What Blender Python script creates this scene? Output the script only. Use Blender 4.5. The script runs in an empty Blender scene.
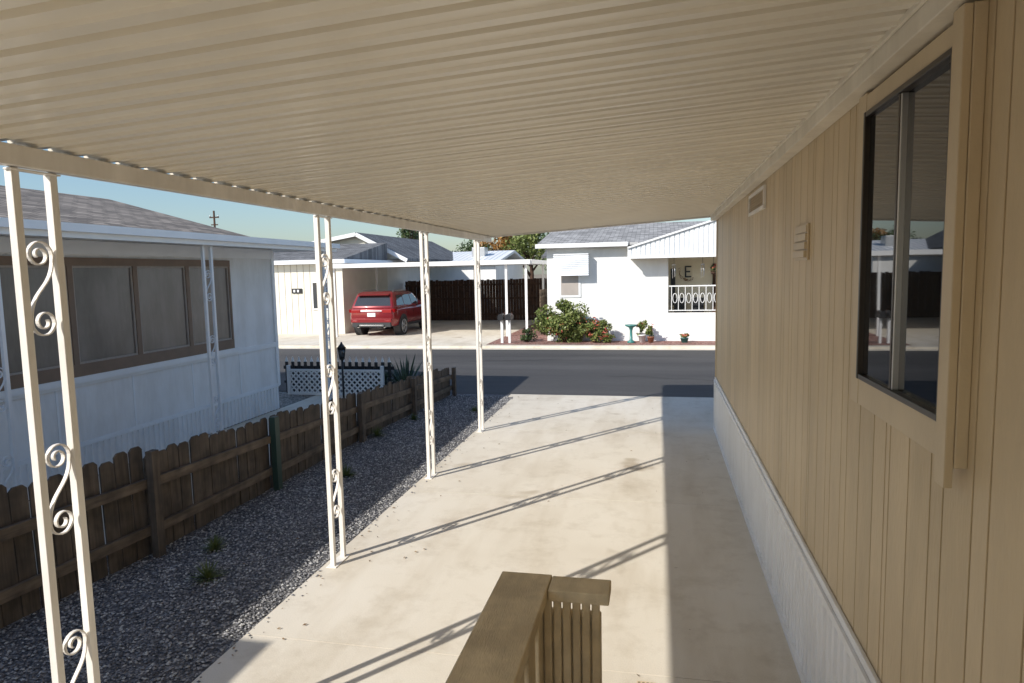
import bpy, math, random
import numpy as np
from mathutils import Vector, Matrix
random.seed(7); rng=np.random.default_rng(7)
S=bpy.context.scene
COL=S.collection
# ---------------------------------------------------------------- materials
def _nt(name):
    m=bpy.data.materials.new(name); m.use_nodes=True
    nt=m.node_tree; b=nt.nodes['Principled BSDF']; return m,nt,b
def N(nt,t,**k):
    n=nt.nodes.new(t)
    for a,v in k.items(): setattr(n,a,v)
    return n
def noise(nt,vec,scale,detail=4,rough=.6):
    n=N(nt,'ShaderNodeTexNoise'); n.inputs['Scale'].default_value=scale; n.inputs['Detail'].default_value=detail; n.inputs['Roughness'].default_value=rough
    nt.links.new(vec,n.inputs['Vector']); return n.outputs['Fac']
def ramp(nt,fac,stops):
    r=N(nt,'ShaderNodeValToRGB'); e=r.color_ramp.elements
    while len(e)<len(stops): e.new(.5)
    for i,(p,c) in enumerate(stops):
        e[i].position=p; e[i].color=(c[0],c[1],c[2],1)
    nt.links.new(fac,r.inputs[0]); return r.outputs[0]
def mul(nt,a,b,f=1.0):
    m=N(nt,'ShaderNodeMix',data_type='RGBA',blend_type='MULTIPLY'); m.inputs[0].default_value=f
    nt.links.new(a,m.inputs[6]); nt.links.new(b,m.inputs[7]); return m.outputs[2]
def coords(nt,stretch=(1,1,1)):
    tc=N(nt,'ShaderNodeTexCoord'); mp=N(nt,'ShaderNodeMapping'); mp.inputs['Scale'].default_value=stretch
    nt.links.new(tc.outputs['Object'],mp.inputs['Vector']); return mp.outputs[0],tc.outputs['Object']
def mat(name,col,rough=.6,var=.15,scale=2.5,bump=0.0,bscale=60,metal=0,stretch=(1,1,1),grime=0.0,spec=.5,coat=0):
    m,nt,b=_nt(name)
    v,vo=coords(nt,stretch)
    f=noise(nt,v,scale,3)
    lo=[c*(1-var) for c in col]; hi=[min(1,c*(1+var)) for c in col]
    c=ramp(nt,f,[(.3,lo),(.7,hi)])
    if grime>0:
        v3,_=coords(nt,(1.3,1.3,.35))
        f3=noise(nt,v3,3.1,4,.7)
        c=mul(nt,c,ramp(nt,f3,[(.38,(1-grime,1-grime*1.08,1-grime*1.2)),(.6,(1,1,1))]))
    nt.links.new(c,b.inputs['Base Color'])
    b.inputs['Roughness'].default_value=rough; b.inputs['Metallic'].default_value=metal
    b.inputs['Specular IOR Level'].default_value=spec; b.inputs['Coat Weight'].default_value=coat
    if bump>0:
        bn=N(nt,'ShaderNodeBump'); bn.inputs['Strength'].default_value=bump; bn.inputs['Distance'].default_value=.01
        nt.links.new(noise(nt,v,bscale,1),bn.inputs['Height']); nt.links.new(bn.outputs[0],b.inputs['Normal'])
    return m
def wood(name,col,axis='z',var=.45,rough=.85):
    st={'z':(14,14,1),'y':(14,1,14),'x':(1,14,14)}[axis]
    m,nt,b=_nt(name); v,vo=coords(nt,st)
    f=noise(nt,v,1.6,4,.65); lo=[c*(1-var) for c in col]; hi=[c*(1+var) for c in col]
    c=ramp(nt,f,[(.25,lo),(.5,col),(.75,hi)])
    f2=noise(nt,vo,5,2); c=mul(nt,c,ramp(nt,f2,[(.3,(.5,.52,.55)),(.65,(1,1,1))]))
    nt.links.new(c,b.inputs['Base Color']); b.inputs['Roughness'].default_value=rough
    bn=N(nt,'ShaderNodeBump'); bn.inputs['Strength'].default_value=.5; bn.inputs['Distance'].default_value=.006
    nt.links.new(f,bn.inputs['Height']); nt.links.new(bn.outputs[0],b.inputs['Normal'])
    return m
def concrete_mat():
    m,nt,b=_nt('concrete'); v,vo=coords(nt)
    c=ramp(nt,noise(nt,vo,.55,4,.6),[(.3,(.69,.62,.51)),(.5,(.75,.685,.575)),(.72,(.79,.73,.63))])
    c=mul(nt,c,ramp(nt,noise(nt,vo,2.3,6,.7),[(.32,(.86,.84,.81)),(.50,(1,1,1))]))
    c=mul(nt,c,ramp(nt,noise(nt,vo,140,1,.5),[(.3,(.90,.90,.90)),(.6,(1,1,1))]))
    c=mul(nt,c,ramp(nt,noise(nt,vo,1.0,3,.55),[(.28,(.72,.68,.62)),(.35,(1,1,1))]))
    vs,_=coords(nt,(1.6,.35,1)); c=mul(nt,c,ramp(nt,noise(nt,vs,1.2,4,.6),[(.36,(.90,.88,.85)),(.52,(1,1,1))]))
    nt.links.new(c,b.inputs['Base Color']); b.inputs['Roughness'].default_value=.75; b.inputs['Specular IOR Level'].default_value=.4
    bn=N(nt,'ShaderNodeBump'); bn.inputs['Strength'].default_value=.2; bn.inputs['Distance'].default_value=.006
    nt.links.new(noise(nt,vo,90,2),bn.inputs['Height']); nt.links.new(bn.outputs[0],b.inputs['Normal']); return m
def pebble_mat(name,cols,scale,dist=.015):
    m,nt,b=_nt(name); v,vo=coords(nt)
    vo2=N(nt,'ShaderNodeTexVoronoi'); vo2.inputs['Scale'].default_value=scale; nt.links.new(vo,vo2.inputs['Vector'])
    sp=N(nt,'ShaderNodeSeparateColor'); nt.links.new(vo2.outputs['Color'],sp.inputs[0])
    n=len(cols); c=ramp(nt,sp.outputs[0],[(i/(n-1),cc) for i,cc in enumerate(cols)])
    c=mul(nt,c,ramp(nt,vo2.outputs['Distance'],[(.25,(1,1,1)),(.8,(.35,.35,.35))]))
    c=mul(nt,c,ramp(nt,noise(nt,vo,1.3,3),[(.3,(.7,.69,.67)),(.65,(1.,1.,1.))]))
    nt.links.new(c,b.inputs['Base Color']); b.inputs['Roughness'].default_value=.9
    bn=N(nt,'ShaderNodeBump'); bn.invert=True; bn.inputs['Strength'].default_value=1; bn.inputs['Distance'].default_value=dist
    nt.links.new(vo2.outputs['Distance'],bn.inputs['Height']); nt.links.new(bn.outputs[0],b.inputs['Normal']); return m
def asphalt_mat():
    m,nt,b=_nt('asphalt'); v,vo=coords(nt)
    vs,_=coords(nt,(.12,1,1))
    c=ramp(nt,noise(nt,vs,.9,4),[(.3,(.060,.058,.059)),(.7,(.105,.101,.100))])
    c=mul(nt,c,ramp(nt,noise(nt,vo,160,1),[(.35,(.6,.6,.6)),(.65,(1.,1.,1.))]))
    nt.links.new(c,b.inputs['Base Color']); b.inputs['Roughness'].default_value=.9
    bn=N(nt,'ShaderNodeBump'); bn.inputs['Strength'].default_value=.5; bn.inputs['Distance'].default_value=.008
    nt.links.new(noise(nt,vo,120,1),bn.inputs['Height']); nt.links.new(bn.outputs[0],b.inputs['Normal']); return m
def shingle_mat(name,col,swap):
    m,nt,b=_nt(name); tc=N(nt,'ShaderNodeTexCoord'); sx=N(nt,'ShaderNodeSeparateXYZ'); cx=N(nt,'ShaderNodeCombineXYZ')
    nt.links.new(tc.outputs['Object'],sx.inputs[0])
    nt.links.new(sx.outputs[1 if swap else 0],cx.inputs[0]); nt.links.new(sx.outputs[0 if swap else 1],cx.inputs[1])
    br=N(nt,'ShaderNodeTexBrick'); br.inputs['Scale'].default_value=1; br.inputs['Brick Width'].default_value=.3; br.inputs['Row Height'].default_value=.14
    br.inputs['Mortar Size'].default_value=.012; br.inputs['Color1'].default_value=(*[c*.6 for c in col],1); br.inputs['Color2'].default_value=(*[c*1.35 for c in col],1); br.inputs['Mortar'].default_value=(*[c*.35 for c in col],1)
    nt.links.new(cx.outputs[0],br.inputs['Vector'])
    c=mul(nt,br.outputs[0],ramp(nt,noise(nt,tc.outputs['Object'],3,4),[(.3,(.7,.7,.7)),(.7,(1,1,1))]))
    nt.links.new(c,b.inputs['Base Color']); b.inputs['Roughness'].default_value=.95; return m
def glass_mat(name,col=(.015,.018,.02),rough=.03,bump=.05,ior=1.7):
    m,nt,b=_nt(name); v,vo=coords(nt)
    c=ramp(nt,noise(nt,vo,1.5,1),[(.3,col),(.7,[x*1.6 for x in col])]); nt.links.new(c,b.inputs['Base Color'])
    b.inputs['Roughness'].default_value=rough; b.inputs['IOR'].default_value=ior; b.inputs['Specular IOR Level'].default_value=.7
    bn=N(nt,'ShaderNodeBump'); bn.inputs['Strength'].default_value=bump; bn.inputs['Distance'].default_value=.01
    nt.links.new(noise(nt,vo,2.5,1),bn.inputs['Height']); nt.links.new(bn.outputs[0],b.inputs['Normal']); return m
def leaf_mat(name,c0,c1,c2):
    m,nt,b=_nt(name); v,vo=coords(nt)
    c=ramp(nt,noise(nt,vo,6,2,.8),[(.3,c0),(.5,c1),(.72,c2)])
    nt.links.new(c,b.inputs['Base Color']); b.inputs['Roughness'].default_value=.55
    return m

M_conc=concrete_mat(); M_asph=asphalt_mat()
M_gravel=pebble_mat('gravel_bed',[(.10,.10,.11),(.20,.20,.21),(.31,.30,.30),(.44,.43,.42)],55)
M_redrock=pebble_mat('red_rock',[(.26,.10,.08),(.42,.19,.15),(.50,.27,.22),(.58,.42,.37)],22)
M_whiterock=pebble_mat('pale_rock',[(.30,.28,.25),(.45,.42,.38),(.58,.55,.5)],26)
M_dirt=mat('dirt',(.26,.21,.15),.95,.3,.6,.4,30)
M_ceil=mat('painted_aluminium',(.92,.855,.73),.30,.03,1.1,0,60,grime=.03)
M_post=mat('white_iron',(.86,.82,.76),.45,.05,4,.08,90,grime=.12)
M_beam=mat('beam_paint',(.84,.77,.64),.5,.06,2,.05,60,grime=.12)
M_siding=mat('tan_siding',(.66,.515,.32),.5,.08,1.6,.18,70,stretch=(1,1,.25),grime=.08)
M_siding2=mat('tan_siding_b',(.63,.49,.30),.5,.10,1.9,.18,70,stretch=(1,1,.25),grime=.10)
M_trim=mat('tan_trim',(.64,.51,.33),.45,.06,2,.1,70,grime=.06)
M_groove=mat('groove',(.30,.235,.15),.8,.1)
M_skirt=mat('white_skirting',(.90,.90,.89),.4,.03,2,0,60,grime=.07)
M_fence=wood('weathered_wood',(.122,.094,.070)); M_fencer=wood('weathered_rail',(.18,.135,.095),'y')
M_wood2=wood('brown_boards',(.085,.042,.024))
M_railw=mat('painted_wood_rail',(.74,.62,.42),.55,.12,3,.25,50,stretch=(6,1,6),grime=.26)
M_bronze=mat('bronze_frame',(.055,.045,.038),.35,.1,metal=.6)
M_glass=glass_mat('dark_glass',(.014,.015,.016),.02,.02,1.5); M_glass2=glass_mat('far_glass',(.03,.035,.04),.08)
M_screen=mat('window_screen',(.16,.14,.127),.30,.28,.9,0,spec=.8,grime=.3)
M_brownf=mat('brown_window_frame',(.215,.145,.10),.6,.12,4)
M_nwall=mat('neighbour_white',(.84,.85,.86),.6,.05,1,.1,50,grime=.10)
M_nfas=mat('neighbour_fascia',(.84,.87,.90),.4,.04)
M_white=mat('house_white',(.86,.85,.82),.6,.03,1.5,.08,50,grime=.05)
M_white2=mat('white_metal',(.82,.82,.81),.45,.04,1.5)
M_cream=mat('cream_wall',(.76,.72,.62),.6,.05,1.5)
M_porch=mat('porch_wall',(.82,.74,.56),.6,.05,1.5)
M_sh_dark=shingle_mat('shingle_brown',(.32,.27,.225),True)
M_sh_grey=shingle_mat('shingle_grey',(.42,.41,.40),False)
M_sh_mid=shingle_mat('shingle_mid',(.20,.20,.205),False)
M_black=mat('black_metal',(.02,.02,.022),.4,.1)
M_green_m=mat('green_metal',(.03,.06,.045),.5,.1)
M_alu=mat('aluminium',(.55,.55,.55),.35,.05,metal=.7)

# ---------------------------------------------------------------- geometry builder
class Geo:
    def __init__(s): s.v=[]; s.f=[]; s.m=[]; s.mats=[]; s.sm=[]
    def mi(s,mat):
        if mat not in s.mats: s.mats.append(mat)
        return s.mats.index(mat)
    def add(s,vs,fs,mat,smooth=False):
        o=len(s.v); s.v+= [tuple(v) for v in vs]; k=s.mi(mat)
        for f in fs: s.f.append([o+i for i in f]); s.m.append(k); s.sm.append(smooth)
    def hexa(s,p,mat):
        s.add(p,[(3,2,1,0),(4,5,6,7),(0,1,5,4),(1,2,6,5),(2,3,7,6),(3,0,4,7)],mat)
    def box(s,x0,x1,y0,y1,z0,z1,mat):
        s.hexa([(x0,y0,z0),(x1,y0,z0),(x1,y1,z0),(x0,y1,z0),(x0,y0,z1),(x1,y0,z1),(x1,y1,z1),(x0,y1,z1)],mat)
    def quad(s,a,b,c,d,mat): s.add([a,b,c,d],[(0,1,2,3)],mat)
    def poly(s,pts,mat): s.add(pts,[tuple(range(len(pts)))],mat)
    def beam(s,a,b,w,h,mat,up=(0,0,1)):
        a=Vector(a);b=Vector(b);d=(b-a).normalized();up=Vector(up)
        if abs(d.dot(up))>.98: up=Vector((0,1,0))
        sd=d.cross(up).normalized()*w/2; u=sd.cross(d).normalized()*h/2
        s.hexa([a-sd-u,a+sd-u,b+sd-u,b-sd-u,a-sd+u,a+sd+u,b+sd+u,b-sd+u],mat)
    def tube(s,pts,r,mat,n=8,cap=True):
        pts=[Vector(p) for p in pts]; L=len(pts); rs=r if hasattr(r,'__len__') else [r]*L
        vs=[];prev=None
        for i,p in enumerate(pts):
            t=(pts[min(i+1,L-1)]-pts[max(i-1,0)]).normalized()
            if prev is None:
                ref=Vector((0,0,1)) if abs(t.z)<.9 else Vector((1,0,0)); a=t.cross(ref).normalized()
            else: a=(prev-t*prev.dot(t)).normalized()
            prev=a; b=t.cross(a)
            for k in range(n):
                an=2*math.pi*k/n; vs.append(p+(a*math.cos(an)+b*math.sin(an))*rs[i])
        fs=[(i*n+k,i*n+(k+1)%n,(i+1)*n+(k+1)%n,(i+1)*n+k) for i in range(L-1) for k in range(n)]
        if cap: fs+=[tuple(reversed(range(n))),tuple((L-1)*n+k for k in range(n))]
        s.add(vs,fs,mat,True)
    def lathe(s,c,prof,mat,n=16):
        vs=[];
        for (r,z) in prof:
            for k in range(n):
                an=2*math.pi*k/n; vs.append((c[0]+r*math.cos(an),c[1]+r*math.sin(an),c[2]+z))
        fs=[(i*n+k,i*n+(k+1)%n,(i+1)*n+(k+1)%n,(i+1)*n+k) for i in range(len(prof)-1) for k in range(n)]
        fs+=[tuple(reversed(range(n))),tuple((len(prof)-1)*n+k for k in range(n))]
        s.add(vs,fs,mat,True)
    def ribbed(s,O,Sd,Nd,E,length,prof,period,mat):
        O=Vector(O);Sd=Vector(Sd);Nd=Vector(Nd);E=Vector(E); pts=[];k=0
        while True:
            done=False
            for (a,d) in prof:
                q=k*period+a
                if q>=length: done=True;break
                pts.append((q,d))
            if done: break
            k+=1
        pts.append((length,0))
        vs=[O+Sd*a+Nd*d for a,d in pts]+[O+Sd*a+Nd*d+E for a,d in pts]; n=len(pts)
        s.add(vs,[(i,i+1,n+i+1,n+i) for i in range(n-1)],mat)
    def obj(s,name,parent=None,bevel=0,loc=(0,0,0),seg=2):
        me=bpy.data.meshes.new(name); me.from_pydata(s.v,[],s.f)
        for m in s.mats: me.materials.append(m)
        me.polygons.foreach_set('material_index',s.m); me.polygons.foreach_set('use_smooth',s.sm); me.update()
        o=bpy.data.objects.new(name,me); COL.objects.link(o); o.location=loc
        if parent: o.parent=parent
        if bevel:
            b=o.modifiers.new('bevel','BEVEL'); b.width=bevel; b.segments=seg; b.limit_method='ANGLE'; b.angle_limit=.6 if seg==2 else .2
        return o
def empty(name,loc=(0,0,0)):
    e=bpy.data.objects.new(name,None); COL.objects.link(e); e.location=loc; e.empty_display_size=.2; return e

def leaves(g,center,rad,n,size,mat,clumps=14,seed=1,flat=.0,asp=.5):
    r=np.random.default_rng(seed); c=np.array(center); rad=np.array(rad)
    cl=[]
    for i in range(clumps):
        d=r.normal(size=3); d/=np.linalg.norm(d); cl.append(c+d*rad*r.uniform(.35,.85))
    cl=np.array(cl); crs=r.uniform(.22,.46,size=clumps)
    idx=r.integers(0,clumps,size=n)
    d=r.normal(size=(n,3)); d/=np.linalg.norm(d,axis=1)[:,None]
    pos=cl[idx]+d*(crs[idx]*r.uniform(.5,1.05,size=n))[:,None]*rad
    a=r.normal(size=(n,3)); a/=np.linalg.norm(a,axis=1)[:,None]
    b=np.cross(a,r.normal(size=(n,3))); b/=np.linalg.norm(b,axis=1)[:,None]
    sz=(size*r.uniform(.6,1.3,size=n))[:,None]
    p0=pos-a*sz; p1=pos+b*sz*asp; p2=pos+a*sz; p3=pos-b*sz*asp
    vs=np.stack([p0,p1,p2,p3],1).reshape(-1,3); vs[:,2]=np.maximum(vs[:,2],.01)
    g.add(vs.tolist(),[(4*i,4*i+1,4*i+2,4*i+3) for i in range(n)],mat)

# ---------------------------------------------------------------- ground
g=Geo(); g.quad((-400,-200,-.05),(400,-200,-.05),(400,600,-.05),(-400,600,-.05),M_dirt); g.obj('ground')
g=Geo(); g.quad((-120,13.3,-.022),(120,13.3,-.022),(120,21.6,-.022),(-120,21.6,-.022),M_asph)
M_seal=mat('asphalt_seal',(.035,.034,.035),.8,.2,3)
for k in range(6):
    x=-12+k*3.6; y=14.5+random.uniform(0,6)
    p=Vector((x,y,-.018)); drift=random.uniform(-.3,.3)
    for j in range(22):
        q=p+Vector((random.uniform(.15,.4),random.uniform(-.16,.16)+drift*.2,0)); g.quad(p+Vector((0,-.02,0)),q+Vector((0,-.02,0)),q+Vector((0,.02,0)),p+Vector((0,.02,0)),M_seal); p=q
        if not 13.6<p.y<21.2: break
g.obj('road')
g=Geo()
ys=[-4,.6,4.0,7.15,10.3,13.05]
for a,b in zip(ys[:-1],ys[1:]): g.box(-2.78,.95,a+.003,b-.003,-.12,0,M_conc)
g.box(-2.775,.945,-3.9,13.04,-.11,-.012,M_groove)
g.box(-2.9,6,13.058,13.32,-.14,-.004,M_conc)
g.box(.955,6,10.9,13.05,-.14,-.006,M_conc)
g.box(-.12,-.01,3.78,3.92,.0005,.004,M_trim)
for k in range(4): g.box(-.113+k*.025,-.100+k*.025,3.79,3.91,.0042,.006,M_groove)
g.obj('concrete_driveway',bevel=0)
g=Geo(); g.quad((-5.0,-4,-.016),(-2.78,-4,-.016),(-2.78,13.05,-.016),(-5.0,13.05,-.016),M_gravel)
g.quad((-5.0,13.05,-.016),(-2.9,13.05,-.016),(-2.9,13.3,-.016),(-5.0,13.3,-.016),M_gravel)
n=32000
px=rng.uniform(-4.6,-2.66,n); py=rng.uniform(2.3,13.1,n)
over=(px>-2.8)&(rng.uniform(size=n)>.20*np.exp(-(px+2.8)*20)); px=px[~over];py=py[~over];n=len(px)
sz=rng.uniform(.005,.014,n); M_st=[mat('stone_%d'%i,c,.85,.25,8) for i,c in enumerate([(.11,.11,.12),(.21,.21,.22),(.31,.30,.30),(.46,.45,.43)])]
base=np.array([(1,0,0),(0,1,0),(-1,0,0),(0,-1,0),(0,0,1),(0,0,-1)],float)
tri=[(0,1,4),(1,2,4),(2,3,4),(3,0,4),(1,0,5),(2,1,5),(3,2,5),(0,3,5)]
for i in range(n):
    an=rng.uniform(0,6.28); c,s_=math.cos(an),math.sin(an); k=sz[i]; sc=(k*rng.uniform(.8,1.5),k,k*.7)
    z=-.012+k*.35 if px[i]<-2.78 else k*.5
    vs=[(px[i]+(b[0]*sc[0]*c-b[1]*sc[1]*s_),py[i]+(b[0]*sc[0]*s_+b[1]*sc[1]*c),z+b[2]*sc[2]) for b in base]
    g.add(vs,tri,M_st[i%4])
g.obj('gravel')
M_litter=leaf_mat('dry_leaf',(.16,.10,.05),(.25,.16,.08),(.33,.24,.13))
g=Geo(); r=random.Random(5)
for k in range(150):
    if r.random()<.55: x=-2.8+abs(r.gauss(0,.25)); 
    else: x=r.uniform(-4.3,.8)
    y=r.uniform(2.5,13); s_=r.uniform(.008,.022); a=r.uniform(0,6.28); t=r.uniform(-.3,.3)
    z0=.008 if x>-2.78 else .01
    c_,n_=math.cos(a),math.sin(a)
    g.add([(x-c_*s_,y-n_*s_,z0),(x-n_*s_*.4,y+c_*s_*.4,z0+s_*.3),(x+c_*s_,y+n_*s_,z0+s_*abs(t)),(x+n_*s_*.4,y-c_*s_*.4,z0)],[(0,1,2,3)],M_litter)
g.obj('leaf_litter')
g=Geo(); g.quad((-7.0,-6,-.03),(-5.0,-6,-.03),(-5.0,13.3,-.03),(-7.0,13.3,-.03),M_conc); g.quad((-30,11.6,-.034),(-7,11.6,-.034),(-7,13.3,-.034),(-30,13.3,-.034),M_whiterock); g.obj('side_yard_paving')
g=Geo()
g.box(-60,60,21.6,21.95,-.1,.06,M_conc); g.box(-60,60,21.3,21.598,-.1,-.012,M_conc); g.obj('kerb')
g=Geo(); g.box(-17,-5.6,21.955,34,-.1,.045,M_conc); g.obj('far_driveway')
g=Geo(); g.quad((-5.6,21.96,.065),(14,21.96,.065),(14,23.3,.065),(-5.6,23.3,.065),M_redrock)
g.quad((-5.6,23.3,.065),(-3.7,23.3,.065),(-3.7,34,.065),(-5.6,34,.065),M_redrock)
g.quad((-60,21.96,.03),(-17,21.96,.03),(-17,26,.03),(-60,26,.03),M_whiterock); g.obj('rock_garden_bed')

# ---------------------------------------------------------------- carport
cp=empty('carport')
XE0=-2.725
def rz(x): return 3.035+(x+2.85)*(3.25-3.035)/(.87+2.85)
g=Geo()
prof=[(0,0),(.054,0),(.060,-.012),(.070,-.012),(.076,0),(.142,0),(.147,.030),(.181,.030),(.187,0)]
g.ribbed((XE0,-3.5,rz(XE0)),(0,1,0),(0,0,1),(.84-XE0,0,rz(.84)-rz(XE0)),14.4,prof,.2,M_ceil)
g.obj('roof_pans',cp)
g=Geo()
g.box(-2.695,-2.64,-3.5,10.9,2.94,3.028,M_post)
g.obj('eave_beam',cp,bevel=.004)
g=Geo(); x0,x1=-2.78,.84
g.hexa([(x0,10.9,rz(x0)-.03),(x1,10.9,rz(x1)-.03),(x1,10.96,rz(x1)-.03),(x0,10.96,rz(x0)-.03),(x0,10.9,rz(x0)+.10),(x1,10.9,rz(x1)+.10),(x1,10.96,rz(x1)+.10),(x0,10.96,rz(x0)+.10)],M_post)
g.obj('front_fascia',cp,bevel=.005)
def scroll(g,x,yc,zc,mat,flip=1):
    H=.15; R=.066; up=[]
    n=30
    for i in range(n+1):
        t=i/n; th=(3.2*math.pi)*(1-t); r=.016+(R-.016)*t
        up.append((r*math.cos(th)*flip,H+r*math.sin(th)))
    mid=[]
    a=(R*flip,H); b=(-R*flip,-H)
    for i in range(1,12):
        t=i/12; h0=(a[0],a[1]-.16);h1=(b[0],b[1]+.16)
        q=[(1-t)**3*a[k]+3*(1-t)**2*t*h0[k]+3*(1-t)*t*t*h1[k]+t**3*b[k] for k in (0,1)]; mid.append(q)
    path=up+mid+[(-p[0],-p[1]) for p in reversed(up)]
    pts=[Vector((x,yc+p[0],zc+p[1])) for p in path]
    w=.011; t_=.0035
    vs=[];L=len(pts)
    for i,p in enumerate(pts):
        t=(pts[min(i+1,L-1)]-pts[max(i-1,0)]).normalized(); nrm=Vector((0,-t.z,t.y))
        for sx,sn in ((-1,-1),(1,-1),(1,1),(-1,1)): vs.append(p+Vector((sx*w,0,0))+nrm*(sn*t_))
    fs=[(i*4+k,i*4+(k+1)%4,(i+1)*4+(k+1)%4,(i+1)*4+k) for i in range(L-1) for k in range(4)]
    g.add(vs,fs,mat)
def post(name,X,y0,y1,z0,ztop,mat,parent,zs,r=.019,lean=0):
    g=Geo()
    for y in (y0,y1):
        g.box(X-r,X+r,y-r,y+r,z0,ztop,mat)
    yc=(y0+y1)/2
    for i,z in enumerate(zs): scroll(g,X,yc,z,mat,1)
    g.box(X-.045,X+.045,y0-.045,y1+.045,z0,z0+.008,mat)
    g.box(X-.012,X+.03,y0-.03,y1+.03,ztop-.012,ztop-.004,mat)
    return g.obj(name,parent,bevel=.003)
for i,(a,b) in enumerate([(-2.4,-2.2),(0.0,.19),(2.46,2.65),(5.13,5.32),(7.63,7.81),(10.04,10.22)]):
    post('scroll_post_%d'%(i+1),-2.69,a,b,0,2.938,M_post,cp,[2.42,1.5,.6])

# ---------------------------------------------------------------- own home wall
hm=empty('mobile_home')
g=Geo(); W=.87
g.box(W+.012,6,-4,10.68,.78,3.30,M_groove)
y=-4.0; k=0; pat=[.20,.20,.10,.20,.10,.20,.20,.05,.15]
while y<10.66:
    w=pat[k%len(pat)]; y1=min(y+w,10.68); g.box(W,W+.0119,y+.005,y1-.004,.785,3.25,(M_siding,M_siding2)[(k*7//3)%2]); y=y1; k+=1
g.obj('siding',hm,bevel=.002)
g=Geo()
g.box(W-.015,W+.06,10.68,10.72,.775,3.25,M_trim)
g.box(W-.085,W-.002,-4,10.9,3.16,3.262,M_beam); g.box(W-.10,W-.086,-4,10.9,3.225,3.25,M_beam)
g.box(W-.02,W-.001,-4,10.70,.755,.80,M_skirt)
g.box(W,6.2,-4,10.9,3.302,3.42,M_white2)
g.obj('trim_boards',hm,bevel=.004)
g=Geo()
sp=[(0,0),(.040,0),(.044,.015),(.060,.015),(.064,0),(.088,0),(.092,-.010),(.106,-.010)]
g.ribbed((W-.008,-4,.035),(0,1,0),(-1,0,0),(0,0,.71),14.68,sp,.112,M_skirt)
g.box(W-.034,W-.005,-4,10.69,.715,.754,M_skirt); g.box(W-.038,W-.004,-4,10.69,.0,.04,M_skirt)
g.ribbed((W+.0,10.70,.035),(1,0,0),(0,1,0),(0,0,.71),5,sp,.112,M_skirt)
g.box(W-.030,W+.02,10.69,10.73,0,.755,M_skirt)
g.box(W+.02,6,-4,10.66,0,.778,M_groove)
g.obj('skirting',hm)
def win(g,y0,y1,z0,z1):
    X=W
    t=.11
    g.box(X-.035,X-.0005,y0-.10,y0,z0-t,z1+.08,M_trim); g.box(X-.035,X-.0005,y1,y1+t,z0-t,z1+.08,M_trim)
    g.box(X-.033,X-.0005,y0,y1,z0-t,z0,M_trim); g.box(X-.033,X-.0005,y0,y1,z1,z1+.07,M_trim)
    f=.022
    g.box(X-.045,X-.001,y0+.001,y0+f,z0+.001,z1-.001,M_bronze); g.box(X-.045,X-.001,y1-f,y1-.001,z0+.001,z1-.001,M_bronze)
    g.box(X-.043,X-.001,y0+f,y1-f,z0+.001,z0+f,M_bronze); g.box(X-.043,X-.001,y0+f,y1-f,z1-f,z1-.001,M_bronze)
    ym=(y0+y1)/2+.03
    g.box(X-.036,X-.003,ym-.002,ym+.018,z0+f,z1-f,M_bronze); g.box(X-.034,X-.003,ym-.010,ym-.0022,z0+f,z1-f,M_alu)
    g.quad((X-.012,y0+f,z0+f),(X-.012,ym-.010,z0+f),(X-.012,ym-.010,z1-f),(X-.012,y0+f,z1-f),M_glass)
    g.quad((X-.024,ym+.018,z0+f),(X-.024,y1-f,z0+f),(X-.024,y1-f,z1-f),(X-.024,ym+.018,z1-f),M_glass)
g=Geo(); win(g,2.24,3.12,1.97,3.07)
g.box(W-.06,W-.0362,2.142,2.215,1.80,3.148,M_trim)
g.obj('window',hm,bevel=.003)
g=Geo(); y0,y1,z0,z1=6.0,6.95,2.93,3.12
for a,b,c,d in ((y0,y1,z0,z0+.03),(y0,y1,z1-.03,z1),(y0,y0+.03,z0+.031,z1-.031),(y1-.03,y1,z0+.031,z1-.031)): g.box(W-.022,W-.001,a,b,c,d,M_post)
g.box(W-.006,W-.0005,y0+.03,y1-.03,z0+.03,z1-.03,M_trim)
for k in range(6):
    z=z0+.04+k*.022; g.hexa([(W-.018,y0+.03,z),(W-.006,y0+.03,z+.012),(W-.006,y1-.03,z+.012),(W-.018,y1-.03,z),(W-.018,y0+.03,z+.003),(W-.006,y0+.03,z+.015),(W-.006,y1-.03,z+.015),(W-.018,y1-.03,z+.003)],M_trim)
g.obj('gable_vent',hm)
g=Geo()
for k in range(4): g.box(W-.03+.004*k,W-.0005,4.33,4.66,2.50+k*.05,2.542+k*.05,M_trim)
g.box(W-.012,W-.0008,4.31,4.68,2.485,2.70,M_trim)
g.obj('exhaust_louver',hm,bevel=.003)

# ---------------------------------------------------------------- deck railing
g=Geo()
g.box(-.435,-.29,-1.6,1.83,1.565,1.60,M_railw)
g.box(-.289,-.125,1.735,1.828,1.566,1.598,M_railw)
for y in np.arange(-1.5,1.72,.145): g.box(-.325,-.306,y,y+.09,.72,1.564,M_railw)
g.box(-.34,-.326,-1.6,1.75,1.48,1.56,M_railw); g.box(-.34,-.326,-1.6,1.75,.86,.94,M_railw)
for k,x in enumerate((-.303,-.277,-.251,-.225,-.199,-.173)): g.box(x,x+.022,1.747+.004*(k%2),1.763,.10,1.565,M_railw)
g.box(-.42,-.332,1.74,1.81,0,1.564,M_railw); g.box(-.302,-.15,1.765,1.80,.1,1.52,M_railw)
g.obj('deck_railing',bevel=.004)
g=Geo()
for k in range(9): g.box(-.44+k*.14,-.44+k*.14+.132,-1.6,1.2,.80,.84,M_railw)
g.box(-.43,.80,-1.58,1.18,.60,.798,M_railw)
for x in (-.4,.7):
    for y in (-1.5,1.1): g.box(x,x+.09,y-.05,y+.04,0,.6,M_railw)
g.obj('wood_deck')

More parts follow.
